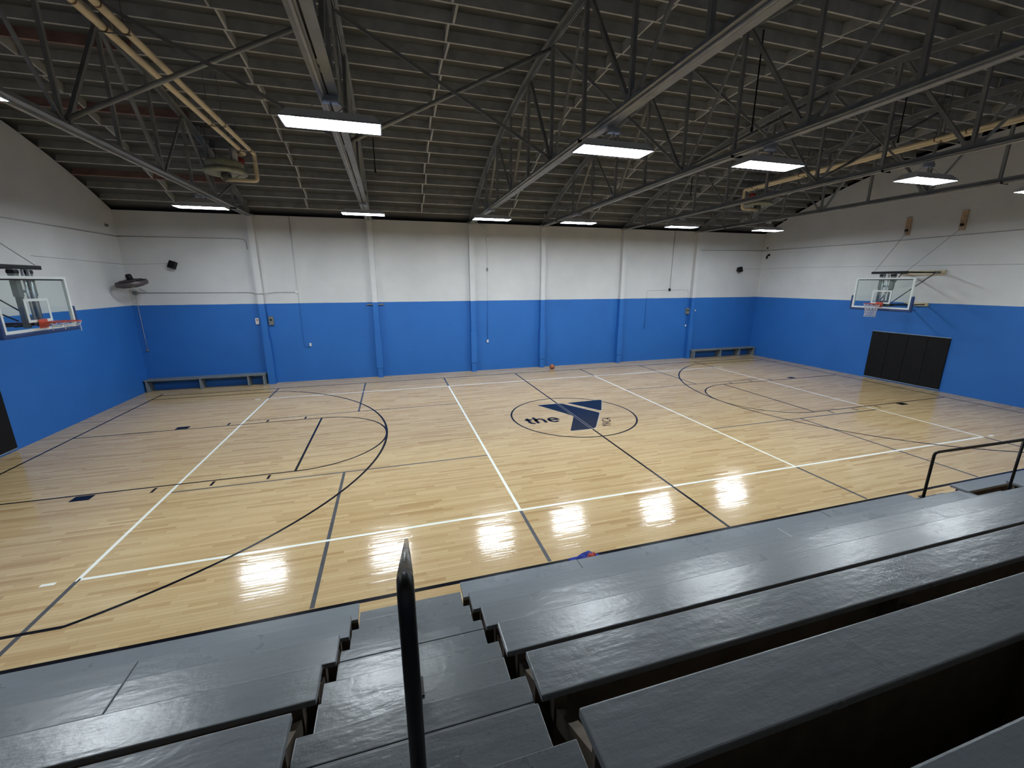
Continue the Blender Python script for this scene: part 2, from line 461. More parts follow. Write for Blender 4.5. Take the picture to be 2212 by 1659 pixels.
def strokes(lines, wd, org, size, rz, slant_x, name):
    """flat painted lettering from centre-line strokes; (0..1) units scaled by size"""
    m = MB(); c, sn = math.cos(rz), math.sin(rz)
    def tr(p): x, y = p[0] * size * slant_x, p[1] * size; return (org[0] + x * c - y * sn, org[1] + x * sn + y * c)
    for ln in lines:
        q = [Vector(tr(p)) for p in ln]; L, Rr = [], []
        for i, p in enumerate(q):
            d0 = (q[i] - q[i - 1]).normalized() if i else (q[1] - q[0]).normalized()
            d1 = (q[i + 1] - q[i]).normalized() if i < len(q) - 1 else d0
            t = (d0 + d1).normalized(); nrm = Vector((-t.y, t.x)); k = wd / 2 / max(.5, nrm.dot(Vector((-d0.y, d0.x))))
            L.append(p + nrm * k); Rr.append(p - nrm * k)
        vs = [(v.x, v.y, .0026) for v in L] + [(v.x, v.y, .0026) for v in Rr]; n = len(q)
        m.add(vs, [(i, i + 1, n + i + 1, n + i) for i in range(n - 1)])
    return m.build(name, 'linenavy', floor)
def ar(cx, cy, rx, ry, a0, a1, n=14): return [(cx + rx * math.cos(math.radians(a0 + (a1 - a0) * i / n)), cy + ry * math.sin(math.radians(a0 + (a1 - a0) * i / n))) for i in range(n + 1)]
LT = [[(.18, .92), (.18, .22)] + ar(.36, .22, .18, .18, 180, 285, 8), [(.0, .66), (.42, .66)]]
LH = [[(.58, 1.0), (.58, 0)], [(.58, .34)] + ar(.80, .40, .22, .26, 170, 0, 10) + [(1.02, 0)]]
LE = [[(1.30, .35), (1.80, .35)] + ar(1.55, .34, .25, .32, 2, 318, 20)]
strokes(LT + LH + LE, .092, (-1.52, -0.43), .52, 0, 1.0, 'emblem_lettering')
YM = [[(0, 1), (.32, .5), (.64, 1)], [(.32, .5), (.32, 0)], [(.86, 0), (.92, 1), (1.24, .25), (1.56, 1), (1.62, 0)], ar(2.32, .5, .42, .5, 50, 310, 16), [(2.76, 0), (3.14, 1), (3.52, 0)], [(2.90, .33), (3.38, .33)]]
strokes(YM, .036, (0.56, -1.22), .215, math.radians(62), .98, 'emblem_lettering')

# ================================================================== WALL COLUMNS
def column(i, label):
    x = TX[i]; t = thing('wall_column', label, 'column', (x, YF, 0), group='steel columns along the far wall')
    MB().box(-.10, .10, -.20, .0, 0, 6.16).build('shaft', 'wall', t)
    z0 = 0.0 if i in (0,) else 0.40
    MB().box(-.125, .125, -.225, .0, z0, 1.75).build('casing', 'wall', t, bevel=.006)
    MB().box(-.14, .14, -.24, .0, 6.10, 6.17).build('cap_plate', 'steel', t)
    if i == 1: MB().box(-.33, .33, -.07, .0, 2.94, 2.985).build('cross_bar', 'box_grey', t)
    return t
for i, l in enumerate([
    'two-tone steel wall column with a white box and a grey box beside it',
    'two-tone steel wall column crossed by a short dark bar at the paint line',
    'two-tone steel wall column next to the straight conduit ending in a low outlet',
    'two-tone steel wall column standing behind the basketball',
    'two-tone steel wall column between the basketball and the looped conduit',
    'two-tone steel wall column at the end of the three-bay grey bench']): column(i, l)

# ================================================================== ROOF TRUSSES
PITCH = 1.483; YC0 = -1.97
PAN = [YC0 + PITCH * k for k in range(-5, 6)]
ZB = 6.12
def truss(i, label):
    x = TX[i]; t = thing('roof_truss', label, 'roof truss', (x, 0, ZB), group='steel bowstring roof trusses')
    ends = (YF - .02, YN + .02)
    # bottom chord: two angles with a gap
    for s in (-1, 1):
        m = MB().box(*sorted((s * .012, s * .125)), ends[1], ends[0], 0, .012).box(*sorted((s * .012, s * .026)), ends[1], ends[0], .012, .115)
        m.build('bottom_chord_angle', 'truss', t)
    # top chord: two angles following the arch
    for s in (-1, 1):
        m = MB(); n = 30; sm = 9.35
        for a0, a1, o0, o1 in ((.010, .085, -.012, 0.0), (.010, .024, -.13, -.012)):
            base = len(m.v)
            for k in range(n + 1):
                ss = -sm + 2 * sm * k / n
                for off in (o0, o1):
                    y, z, a = apt(ss, off)
                    for xx in (a0, a1): m.v.append((s * xx, y, z - ZB))
            for k in range(n):
                b0 = base + k * 4; b1 = b0 + 4
                for f in ((b0, b0 + 1, b1 + 1, b1), (b0 + 2, b1 + 2, b1 + 3, b0 + 3), (b0, b1, b1 + 2, b0 + 2), (b0 + 1, b0 + 3, b1 + 3, b1 + 1)):
                    m.f.append(list(f)); m.mi.append(0)
            for b0, fl_ in ((base, 0), (base + n * 4, 1)):
                m.f.append([b0, b0 + 1, b0 + 3, b0 + 2]); m.mi.append(0)
        m.build('top_chord_angle', 'truss', t)
    for k, y in enumerate(PAN):
        MB().box(-.03, .03, y - .03, y + .03, .02, az(y) - .05 - ZB).build('vertical', 'truss', t)
        kk = k - 5
        # gusset plates at the bottom nodes
        if kk % 2 == 0: MB().box(-.010, .010, y - .16, y + .16, .02, .20).build('gusset_plate', 'truss', t)
    for k in range(-4, 5, 2):
        y = YC0 + PITCH * k
        for d in (-1, 1):
            y2 = y + d * PITCH; yt = y2
            z2 = (az(yt) if abs(yt - AYC) < 9 else 6.2) - .10 - ZB
            thick = (.06 if d < 0 else .042) if y > YC0 else (.042 if d < 0 else .06)
            MB().bar((0.028, y + d * .08, .08), (0.028, y2 - d * .05, z2), thick, thick, (1, 0, 0)).build('diagonal', 'truss', t)
    # outer diagonals to the bearing ends
    for d in (-1, 1):
        y = YC0 + d * PITCH * 5; e = YC0 + d * 9.0
        MB().bar((0.028, y, az(y) - .1 - ZB), (0.028, YC0 + d * PITCH * 4 + d * .08, .08), .04, .04, (1, 0, 0)).build('diagonal', 'truss', t)
    # lighting conduit on the chord with strap bands
    MB().tube([(-.055, ends[1] + .1, -.022), (-.055, ends[0] - .1, -.022)], .018).build('conduit', 'conduit', t)
    for yy in (-3.55, 5.2):
        MB().box(-.132, .132, yy - .008, yy + .008, -.043, .014).build('strap_band', 'black', t)
    return t
for i, l in enumerate([
    'steel bowstring truss bearing on the column with two boxes beside it',
    'steel bowstring truss bearing on the column with the short dark cross bar',
    'steel bowstring truss bearing on the column next to the straight conduit',
    'steel bowstring truss bearing on the column behind the basketball',
    'steel bowstring truss bearing on the column between basketball and looped conduit',
    'steel bowstring truss bearing on the column at the end of the three-bay bench']): truss(i, l)

# sway braces between the trusses at mid span
pairs = [(0, 1), (1, 2), (2, 3), (3, 4), (4, 5)]
names = ['boxed column truss and cross bar column truss', 'cross bar column truss and straight conduit truss', 'straight conduit truss and basketball column truss',
         'basketball column truss and looped conduit truss', 'looped conduit truss and three-bay bench truss']
for (a, b), nm in zip(pairs, names):
    zt = az(YC0) - .16
    o = MB().tube([(TX[a] + .04, YC0 + .05, 6.24), (TX[b] - .03, YC0 + .05, zt)], .038, 10).build('sway_brace', 'truss', smooth=True)
    tag(o, 'grey pipe brace rising between ' + nm, 'brace', 'sway braces at mid span')
    o = MB().bar((TX[a] + .03, YC0 - .05, zt), (TX[b] - .04, YC0 - .05, 6.24), .06, .012, (0, 1, 0)).build('sway_brace', 'truss')
    tag(o, 'flat steel bar brace falling between ' + nm, 'brace', 'sway braces at mid span')

# ================================================================== LAMPS
def lamp():
    t = thing('high_bay_lamp', '', 'light', group='')
    L, Wd, H = .61, .215, .11
    # sloped housing, open below
    m = MB(); tl, tw = L - .10, Wd - .09
    vs = [(-L, -Wd, 0), (L, -Wd, 0), (L, Wd, 0), (-L, Wd, 0), (-tl, -tw, H), (tl, -tw, H), (tl, tw, H), (-tl, tw, H)]
    m.add(vs, [(4, 5, 6, 7), (0, 1, 5, 4), (1, 2, 6, 5), (2, 3, 7, 6), (3, 0, 4, 7)])
    m.build('housing', 'lamp_housing', t)
    m = MB()
    for x0, x1, y0, y1 in ((-L, L, -Wd, -Wd + .014), (-L, L, Wd - .014, Wd), (-L, -L + .016, -Wd, Wd), (L - .016, L, -Wd, Wd)): m.box(x0, x1, y0, y1, -.014, .004)
    m.build('rim_frame', 'galv', t)
    MB().box(-L + .016, L - .016, -Wd + .014, Wd - .014, -.008, .012).build('lens', 'lens', t)
    for s in (-1, 1): MB().box(s * .40 - .03, s * .40 + .03, -.04, .04, H, H + .022).build('hanger_bracket', 'galv', t)
    MB().bar((0, 0, H), (0, 0, ZB - 5.80 + .01), .018, .018, (0, 1, 0)).build('hook_stem', 'steel', t)
    MB().box(-.10, .10, -.05, .05, ZB - 5.80 - .075, ZB - 5.80 + .005).build('junction_box', 'galv', t, bevel=.012)
    MB().tube([(.06, .02, H), (.10, .03, H + .07), (.16, .03, H + .12), (.08, .02, ZB - 5.8 - .04)], .006, 6).build('power_cord', 'conduit', t, smooth=True)
    for s in (-1, 1): MB().bar((s * .40, 0, H + .02), (s * .02, 0, ZB - 5.80 - .04), .006, .006).build('hanger_wire', 'steel', t)
    return t
MIDX = [-9.52, -5.51, -1.42, 1.66, 5.72, 9.62]; FARX = [-9.7, -5.54, -1.6, 1.47, 5.66, 9.70]
base = lamp(); first = True
for xs, yy, lab, grp in ((FARX, 3.25, 'lit high-bay lamp by the far wall on the truss of the %s', 'lamp row close to the far wall'),
                         (MIDX, -4.19, 'lit high-bay lamp over the bleacher side on the truss of the %s', 'lamp row over the bleacher side')):
    for x, tn in zip(xs, ('boxed column', 'cross bar column', 'straight conduit column', 'basketball column', 'looped conduit column', 'three-bay bench column')):
        o = base if first else copy_tree(base); first = False
        o.location = (x, yy, 5.80); o['label'] = lab % tn; o['group'] = grp

# ================================================================== HEATERS AND PIPES
def heater(sx, side):
    hx, hy = sx * 8.98, 3.2
    t = thing('unit_heater', 'round ceiling unit heater hung among the trusses near the ' + side, 'heater', (hx, hy, 6.70), 0 if sx < 0 else PI)
    n = 28
    MB().lathe([(.0, .27), (.42, .26), (.45, .22), (.45, .09), (.42, .06)], n).build('coil_drum', 'heater', t, smooth=True)
    MB().lathe([(.42, .09), (.50, .05), (.52, .01), (.51, -.03), (.45, -.06), (.34, -.04), (.20, .0), (.0, .01)], n).build('diffuser_dish', 'heater', t, smooth=True)
    MB().lathe([(.0, -.02), (.12, -.03), (.13, -.16), (.10, -.22), (.0, -.23)], 16).build('motor', 'steel_dark', t, smooth=True)
    for a in (0, 2 * PI / 3, 4 * PI / 3):
        MB().bar((math.cos(a) * .36, math.sin(a) * .36, -.04), (math.cos(a) * .08, math.sin(a) * .08, -.20), .03, .015).build('motor_bracket', 'heater', t)
    for a in (PI / 4, 3 * PI / 4, 5 * PI / 4, 7 * PI / 4):
        x, y = math.cos(a) * .38, math.sin(a) * .38
        MB().tube([(x, y, .25), (x, y, az(hy + (y if sx < 0 else -y)) + .02 - 6.70)], .010, 6).build('hanger_rod', 'steel_dark', t)
    MB().lathe([(.0, .62), (.09, .60), (.10, .26), (.0, .25)], 14, c=(.26, -.05, 0)).build('steam_valve', 'box_white', t, smooth=True)
    MB().lathe([(.0, .40), (.11, .39), (.115, .25), (.0, .24)], 14, c=(.36, .06, 0)).build('valve_cap', 'rust_red', t, smooth=True)
    # supply and return pipes
    def pipe(label, pts, bands):
        o = thing('lagged_pipe', label, 'pipe', group='cream lagged heating pipes')
        MB().tube(pts, .052, 12).build('lagging', 'insul', o, smooth=True)
        for b in bands: MB().tube([(b[0], b[1] - .015, b[2]), (b[0], b[1] + .015, b[2])], .057, 12).build('band', 'band', o, smooth=True)
    def fillet(pts, r=.09, n=4):
        out = [Vector(pts[0])]
        for i in range(1, len(pts) - 1):
            p0, p1, p2 = Vector(pts[i - 1]), Vector(pts[i]), Vector(pts[i + 1])
            a = p1 + (p0 - p1).normalized() * r; b = p1 + (p2 - p1).normalized() * r
            for k in range(n + 1):
                q = k / n; out.append(a * (1 - q) ** 2 + p1 * 2 * q * (1 - q) + b * q * q)
        return out + [Vector(pts[-1])]
    xa, xb = sx * 8.47, sx * 8.22
    pipe('cream lagged pipe feeding the top of the heater near the ' + side.replace('wall with the ', ''),
         fillet([(xa, YN + .3, 7.2), (xa, 3.25, 7.2), (sx * 8.72, 3.25, 7.18)]), [(xa, y, 7.2) for y in (-5.5, -3.3, -2.7, .9, 2.75)])
    pipe('cream lagged pipe dropping under the heater near the ' + side.replace('wall with the ', ''),
         fillet([(xb, YN + .3, 7.2), (xb, 3.15, 7.2), (xb, 3.15, 6.52), (sx * 9.0, 3.15, 6.52)]), [(xb, y, 7.2) for y in (-5.5, -3.3, -2.7, .9, 2.75)])
    for y in (-5.5, -2.7, .9, 2.75):
        o = MB().bar((xa, y, 7.26), (xa, y, az(y) + .02), .02, .006).bar((xb, y, 7.26), (xb, y, az(y) + .02), .02, .006).bar((xa - .06, y, 7.14), (xb + .06, y, 7.14), .02, .012).build('pipe_hanger', 'steel_dark')
        tag(o, 'steel trapeze hanger holding the two lagged pipes near the ' + side, 'hanger', 'pipe hangers near the ' + side)
heater(-1, 'wall with the torn-net hoop')
heater(1, 'wall with the full-net hoop')

# black drop rods in the roof
for x, y, z1, lab in ((-9.74, -.11, 7.45, 'thick black drop rod beside the boxed column truss at mid span'), (-9.75, 3.0, 6.95, 'black drop rod beside the boxed column truss near the heater'),
                 (-5.11, 3.09, 6.95, 'thin black drop rod beside the cross bar column truss'), (2.04, 3.38, 6.95, 'black drop rod beside the basketball column truss'),
                 (2.25, -3.1, 6.75, 'long black drop rod beside the basketball column truss'), (6.0, 3.35, 6.95, 'black drop rod beside the looped conduit truss'),
                 (7.89, -2.08, 7.3, 'long black drop rod over the lagged pipes by the full-net hoop')):
    t = thing('drop_rod', lab, 'rod', (x, y, z1))
    h = az(y) + .15 - z1; MB().tube([(0, 0, 0), (0, 0, h)], .014 if x != -9.74 else .03, 8).build('rod', 'black', t)
    MB().tube([(0, 0, -.03), (0, 0, .05)], .024, 8).build('end_nut', 'black', t)

# ================================================================== BASKETBALL HOOPS
def hoop(sx, label, full):
    t = thing('basketball_hoop', label, 'basketball hoop', (0, 0, 0), 0 if sx > 0 else PI)
    P = lambda n, m, mat, par=None, **k: m.build(n, mat, par or t, **k)
    bx = 11.70; hw, z0, z1 = .915, 2.885, 3.935
    P('glass_pane', MB().box(bx, bx + .012, -hw + .03, hw - .03, z0 + .03, z1 - .03), 'glass')
    m = MB()
    for a in ((-hw, hw, z1 - .052, z1), (-hw, hw, z0, z0 + .052), (-hw, -hw + .052, z0 + .052, z1 - .052), (hw - .052, hw, z0 + .052, z1 - .052)):
        m.box(bx - .018, bx + .035, a[0], a[1], a[2], a[3])
    P('board_frame', m, 'whiteframe')
    P('frame_gasket', MB().box(bx - .006, bx + .02, -hw + .09, hw - .09, z1 - .080, z1 - .052), 'black')
    m = MB()
    for a in ((-.305, .305, 3.457, 3.507), (-.305, .305, 3.05, 3.10), (-.305, -.255, 3.10, 3.457), (.255, .305, 3.10, 3.457)):
        m.box(bx - .003, bx + .001, *a)
    P('target_square', m, 'whiteframe')
    # blue edge padding: bottom and lower sides
    P('bottom_pad', MB().box(bx - .03, bx + .06, -hw - .06, hw + .06, z0 - .085, z0 + .004), 'navy', bevel=.025)
    for s in (-1, 1):
        a, b = sorted((s * (hw - .004), s * (hw + .065))); P('side_pad', MB().box(bx - .03, bx + .06, a, b, z0 - .04, 3.32), 'navy', bevel=.025)
    # rim, bracket and net
    rc = bx - .15 - .2286; R0 = .2286
    r = P('rim', MB().tube([(rc + R0 * math.cos(2 * PI * k / 32), R0 * math.sin(2 * PI * k / 32), 3.05) for k in range(32)], .010, 8, closed=True), 'orange', smooth=True)
    m = MB().box(bx - .03, bx - .018, -.11, .11, 2.93, 3.10)
    m.add([(bx - .03, -.11, 3.055), (bx - .03, .11, 3.055), (rc + R0 - .01, .045, 3.055), (rc + R0 - .01, -.045, 3.055),
           (bx - .03, -.11, 2.95), (bx - .03, .11, 2.95), (rc + R0 - .01, .045, 3.03), (rc + R0 - .01, -.045, 3.03)],
          [(0, 1, 2, 3), (7, 6, 5, 4), (0, 4, 5, 1), (2, 6, 7, 3), (1, 5, 6, 2), (0, 3, 7, 4)])
    P('rim_bracket', m, 'orange', r)
    for s in (-1, 1): P('rim_strut', MB().bar((bx - .03, s * .10, 2.99), (rc + .10, s * .205, 3.04), .014, .014), 'orange', r)
    m = MB(); n = 12
    levels = [(R0, 3.04), (.195, 2.955), (.172, 2.87), (.158, 2.78), (.152, 2.69), (.165, 2.61)] if full else [(R0, 3.04), (.205, 2.99), (.17, 2.955)]
    for k in range(n):
        for d in (-1, 1):
            if not full and (k % 3 == 0): continue
            m.tube([(rc + rr * math.cos(2 * PI * (k + d * .5 * i) / n), rr * math.sin(2 * PI * (k + d * .5 * i) / n), z) for i, (rr, z) in enumerate(levels)], .0055, 5)
    for rr, z in levels[1:]:
        m.tube([(rc + rr * math.cos(2 * PI * k / 24), rr * math.sin(2 * PI * k / 24), z) for k in range(24)], .005, 5, closed=True)
    if not full:
        for a, d in ((.3, .10), (2.0, .07), (3.6, .13), (5.2, .06)):
            m.tube([(rc + .2 * math.cos(a), .2 * math.sin(a), 2.99), (rc + .2 * math.cos(a), .2 * math.sin(a), 2.97 - d)], .007, 5)
    P('net', m, 'net', r, smooth=True)
    # masts behind the board
    for s in (-1, 1):
        P('mast', MB().box(bx + .09, bx + .17, s * .17 - .04, s * .17 + .04, 2.95, 4.06), 'steel_dark')
        P('mast_sleeve', MB().box(bx + .08, bx + .18, s * .17 - .055, s * .17 + .055, 3.55, 4.07), 'box_grey')
        P('mast_cap', MB().box(bx + .07, bx + .19, s * .17 - .06, s * .17 + .06, 3.985, 4.05), 'black')
        P('mast_tube', MB().tube([(bx + .05, s * .07, 3.0), (bx + .05, s * .07, 4.06)], .022), 'galv', smooth=True)
    for z in (3.62, 3.1): P('mast_tie', MB().box(bx + .10, bx + .16, -.17, .17, z, z + .05), 'steel_dark')
    # carrying beam, arms, braces
    P('top_beam', MB().box(bx + .11, bx + .19, -.545, .545, 4.07, 4.15), 'black', bevel=.01)
    P('lower_beam', MB().box(bx + .17, bx + .23, -.34, .34, 2.97, 3.03), 'black', bevel=.01)
    for s in (-1, 1):
        P('upper_arm', MB().tube([(bx + .15, s * .50, 4.11), (13.50, s * .50, 4.11)], .026, 10), 'black', smooth=True)
        P('arm_socket', MB().tube([(13.27, s * .50, 4.11), (13.52, s * .50, 4.11)], .042, 10), 'steel_dark', smooth=True)
        P('lower_arm', MB().tube([(bx + .20, s * .28, 3.0), (13.50, s * .28, 3.0)], .022, 10), 'black', smooth=True)
        P('diagonal_brace', MB().tube([(13.28, s * .49, 4.07), (bx + .22, s * .20, 3.08)], .014, 8), 'black', smooth=True)
        P('stay_cable', MB().tube([(bx + .16, s * .50, 4.14), (13.52, s * .79, 5.52)], .008, 6), 'conduit')
        P('wall_plank', MB().box(13.555, 13.602, s * .79 - .08, s * .79 + .08, 5.46, 6.09), 'wood')
        P('cable_bracket', MB().box(13.50, 13.56, s * .79 - .04, s * .79 + .04, 5.60, 5.68), 'black')
        P('cable_bracket', MB().box(13.50, 13.56, s * .79 - .03, s * .79 + .03, 5.50, 5.54), 'steel')
    P('upper_ledger', MB().box(13.52, 13.602, -.64, .64, 4.03, 4.19), 'tanwood')
    P('lower_ledger', MB().box(13.52, 13.602, -.36, .36, 2.94, 3.06), 'tanwood')
    return t
hoop(1, 'glass backboard hoop with a full white net on the end wall', True)
hoop(-1, 'glass backboard hoop with a short torn net on the end wall', False)

# black wall pads under the hoops
for sx, nm in ((1, 'full-net'), (-1, 'torn-net')):
    for k in range(4):
        y0 = -1.235 + k * .6175
        t = thing('wall_pad', 'black vinyl wall pad under the %s hoop, %s counted from the bench corner' % (nm, ('fourth', 'third', 'second', 'first')[k] if sx > 0 else ('first', 'second', 'third', 'fourth')[k]), 'wall pad', (0, 0, 0), 0 if sx > 0 else PI, 'black pads under the %s hoop' % nm)
        MB().box(13.545, 13.60, y0 + .003, y0 + .6145, .075, 1.885).build('cushion', 'pad', t, bevel=.012)
        MB().box(13.56, 13.601, y0, y0 + .6175, 1.885, 1.91).build('top_flange', 'padedge', t)
        MB().box(13.56, 13.601, y0, y0 + .6175, .045, .075).build('bottom_flange', 'padedge', t)

# ================================================================== BENCHES BY THE FAR WALL
def bench(x0, x1, legs, label):
    t = thing('wall_bench', label, 'bench', ((x0 + x1) / 2, 6.85, 0)); c = (x0 + x1) / 2
    MB().box(x0 - c, x1 - c, -.20, .20, .40, .445).build('seat_plank', 'bench', t, bevel=.005)
    MB().box(x0 - c, x1 - c, .155, .195, .30, .40).build('back_rail', 'bench', t)
    for l in legs: MB().box(l - c - .03, l - c + .03, -.19, .19, 0, .40).build('leg_panel', 'bench', t)
bench(-13.56, -9.72, [-13.50, -11.85, -10.3, -9.78], 'long grey plank bench in the corner under the wall fan')
bench(9.68, 13.56, [9.72, 11.35, 12.55, 13.5], 'grey three-bay plank bench in the corner under the security camera')

# ================================================================== SMALL WALL FITTINGS
def wtube(name, label, cat, pts, r=.013, mat='wall', group=None, extra=()):
    t = thing(name, label, cat, group=group)
    MB().tube(pts, r, 8).build('tube', mat, t, smooth=True)
    for (n, bx, mt) in extra: MB().box(*bx).build(n, mt, t, bevel=.004)
    return t
yw = YF - .014
def obx(x, z, w_, h_, d=.05): return (x - w_ / 2, x + w_ / 2, YF - d, YF, z - h_ / 2, z + h_ / 2)
wtube('conduit_run', 'grey conduit high on the far wall bending down at the boxed column', 'conduit', [(-13.58, yw, 5.335), (-12, yw, 5.34), (-9.98, yw, 5.345), (-9.86, yw, 5.31), (-9.80, yw, 5.22), (-9.79, yw, 4.98)], .014, 'conduit')
wtube('conduit_run', 'grey conduit high along the torn-net hoop wall', 'conduit', [(-WX + .014, yw, 5.33), (-WX + .014, 2.5, 5.31), (-WX + .014, -4, 5.31)], .014, 'conduit')
wtube('conduit_run', 'grey conduit high on the far wall above the three-bay bench', 'conduit', [(9.62, yw, 5.32), (11, yw, 5.33), (13.58, yw, 5.36)], .014, 'conduit')
wtube('conduit_run', 'grey conduit high along the full-net hoop wall', 'conduit', [(WX - .014, yw, 5.355), (WX - .014, 3.6, 5.32), (WX - .014, 2.4, 5.30), (WX - .014, -6, 5.34)], .014, 'conduit')
wtube('conduit_run', 'grey conduit from the fan outlet box across the boxed column', 'conduit',
      [(-13.43, yw, 3.477), (-11.5, yw, 3.47), (-9.95, yw, 3.465), (-9.80, yw, 3.44), (-9.70, yw - .21, 3.42), (-9.42, yw - .21, 3.42), (-9.30, yw, 3.43), (-9.1, yw, 3.46), (-8.37, yw, 3.46)], .014, 'conduit',
      extra=[('outlet_box', obx(-13.43, 3.477, .12, .12), 'box_grey'), ('junction_box', obx(-8.34, 3.47, .11, .11), 'box_white')])
wtube('conduit_run', 'wall-painted conduit falling from the roof to a low white outlet', 'conduit',
      [(-8.30, yw, 6.17), (-8.30, yw, 3.3), (-8.30, yw, 1.70), (-8.30, yw, 1.45), (-8.26, yw, 1.37), (-8.18, yw, 1.36), (-8.12, yw, 1.40)], .014, 'wall', extra=[('outlet', obx(-8.08, 1.45, .07, .12), 'box_white')])
wtube('conduit_run', 'straight conduit with a slanted top falling to a white outlet', 'conduit',
      [(-1.42, yw - .05, 6.25), (-.90, yw, 5.92), (-.90, yw, 5.7), (-.92, yw, 3.0), (-.95, yw, 1.36)], .013, 'wall',
      extra=[('round_box', obx(-.90, 5.55, .10, .12), 'box_white'), ('switch', obx(-.92, 4.34, .06, .13), 'box_grey'), ('outlet', obx(-.95, 1.30, .07, .12), 'box_white')])
wtube('conduit_run', 'looped conduit branching from a black box and down the blue wall', 'conduit',
      [(6.93, yw, 1.69), (6.93, yw, 3.30), (6.95, yw, 3.39), (7.02, yw, 3.43), (8.2, yw, 3.44), (9.16, yw, 3.44), (9.25, yw, 3.41), (9.29, yw, 3.33), (9.31, yw, 2.5), (9.30, yw, 1.68)], .013, 'wall',
      extra=[('junction_box', obx(8.18, 3.445, .10, .12), 'black'), ('outlet', obx(6.93, 1.68, .06, .10), 'wall'), ('outlet', obx(9.30, 1.68, .05, .09), 'box_white')])
wtube('conduit_run', 'grey conduit dropping straight from the roof to the black box', 'conduit', [(8.23, yw, 6.17), (8.2, yw, 3.49)], .013, 'conduit')
wtube('pull_cord', 'thin pale cord hanging from the fan outlet box with a knob', 'cord', [(-13.42, yw - .03, 3.44), (-13.41, yw - .03, 2.4), (-13.41, yw - .03, 1.50)], .007, 'linesand', extra=[('knob', (-13.44, -13.38, yw - .06, yw, 1.44, 1.51), 'box_grey')])
wtube('speaker_wire', 'thin pale wire running from the far wall to the torn-net hoop wall', 'wire', [(-12.2, yw + .006, 4.47), (-13.58, yw + .006, 4.43), (-WX + .008, 5.0, 4.46), (-WX + .008, 3.2, 4.48)], .005, 'conduit')
wtube('speaker_wire', 'thin pale wire running from the far wall to the full-net hoop wall', 'wire', [(12.2, yw + .006, 4.45), (13.58, yw + .006, 4.46), (WX - .008, 5.0, 4.46), (WX - .008, -3, 4.30)], .005, 'conduit')

def speaker(x, rz, label):
    t = thing('wall_speaker', label, 'speaker', (x, 6.90, 4.42), rz)
    MB().box(-.10, .10, -.08, .08, -.125, .125).build('cabinet', 'black', t, bevel=.012)
    MB().box(-.088, .088, -.092, -.079, -.112, .112).build('grille', 'pad', t, bevel=.004)
    MB().box(-.03, .03, .07, .17, -.03, .03).build('wall_bracket', 'black', t)
    for o in t.children: pass
    return t
s1 = speaker(-12.12, -.25, 'small black wall speaker near the wall fan'); s1.rotation_euler = (-.25, .30, -.15)
s2 = speaker(12.15, .25, 'small black wall speaker above the three-bay bench'); s2.rotation_euler = (-.25, -.08, .35)

def wall_box(name, label, cat, x, z, w_, h_, d, mat, dial=None):
    t = thing(name, label, cat, (x, YF, z))
    MB().box(-w_ / 2, w_ / 2, -d, 0, -h_ / 2, h_ / 2).build('body', mat, t, bevel=.006)
    if dial == 'sign':
        MB().box(-w_ / 2 + .01, w_ / 2 - .01, -d - .004, -d, -h_ / 2 + .01, -.02).build('label_panel', 'box_white', t)
        MB().box(-.02, .02, -d - .006, -d, .02, .07).build('call_button', 'rust_red', t)
    if dial == 'dial':
        MB().lathe([(.0, 0), (.035, 0), (.035, .02), (.0, .02)], 14).build('dial', 'black', t)
        c = t.children[-1]; c.rotation_euler = (PI / 2, 0, 0); c.location = (0, -d + .0, .03)
    return t
wall_box('thermostat_box', 'small white box on the far wall beside a column', 'box', -9.80, 2.41, .12, .23, .06, 'box_white', 'sign')
wall_box('control_box', 'grey control box with black dial beside the double-boxed column', 'box', -9.33, 2.42, .16, .32, .09, 'box_grey', 'dial')
wall_box('control_box', 'grey control box on the looped conduit by the end column', 'box', 9.31, 2.40, .18, .29, .09, 'box_grey', 'dial')
wall_box('wall_sensor', 'tiny white triangular sensor beside the three-bay bench column', 'sensor', 9.79, 2.42, .07, .08, .04, 'box_white')

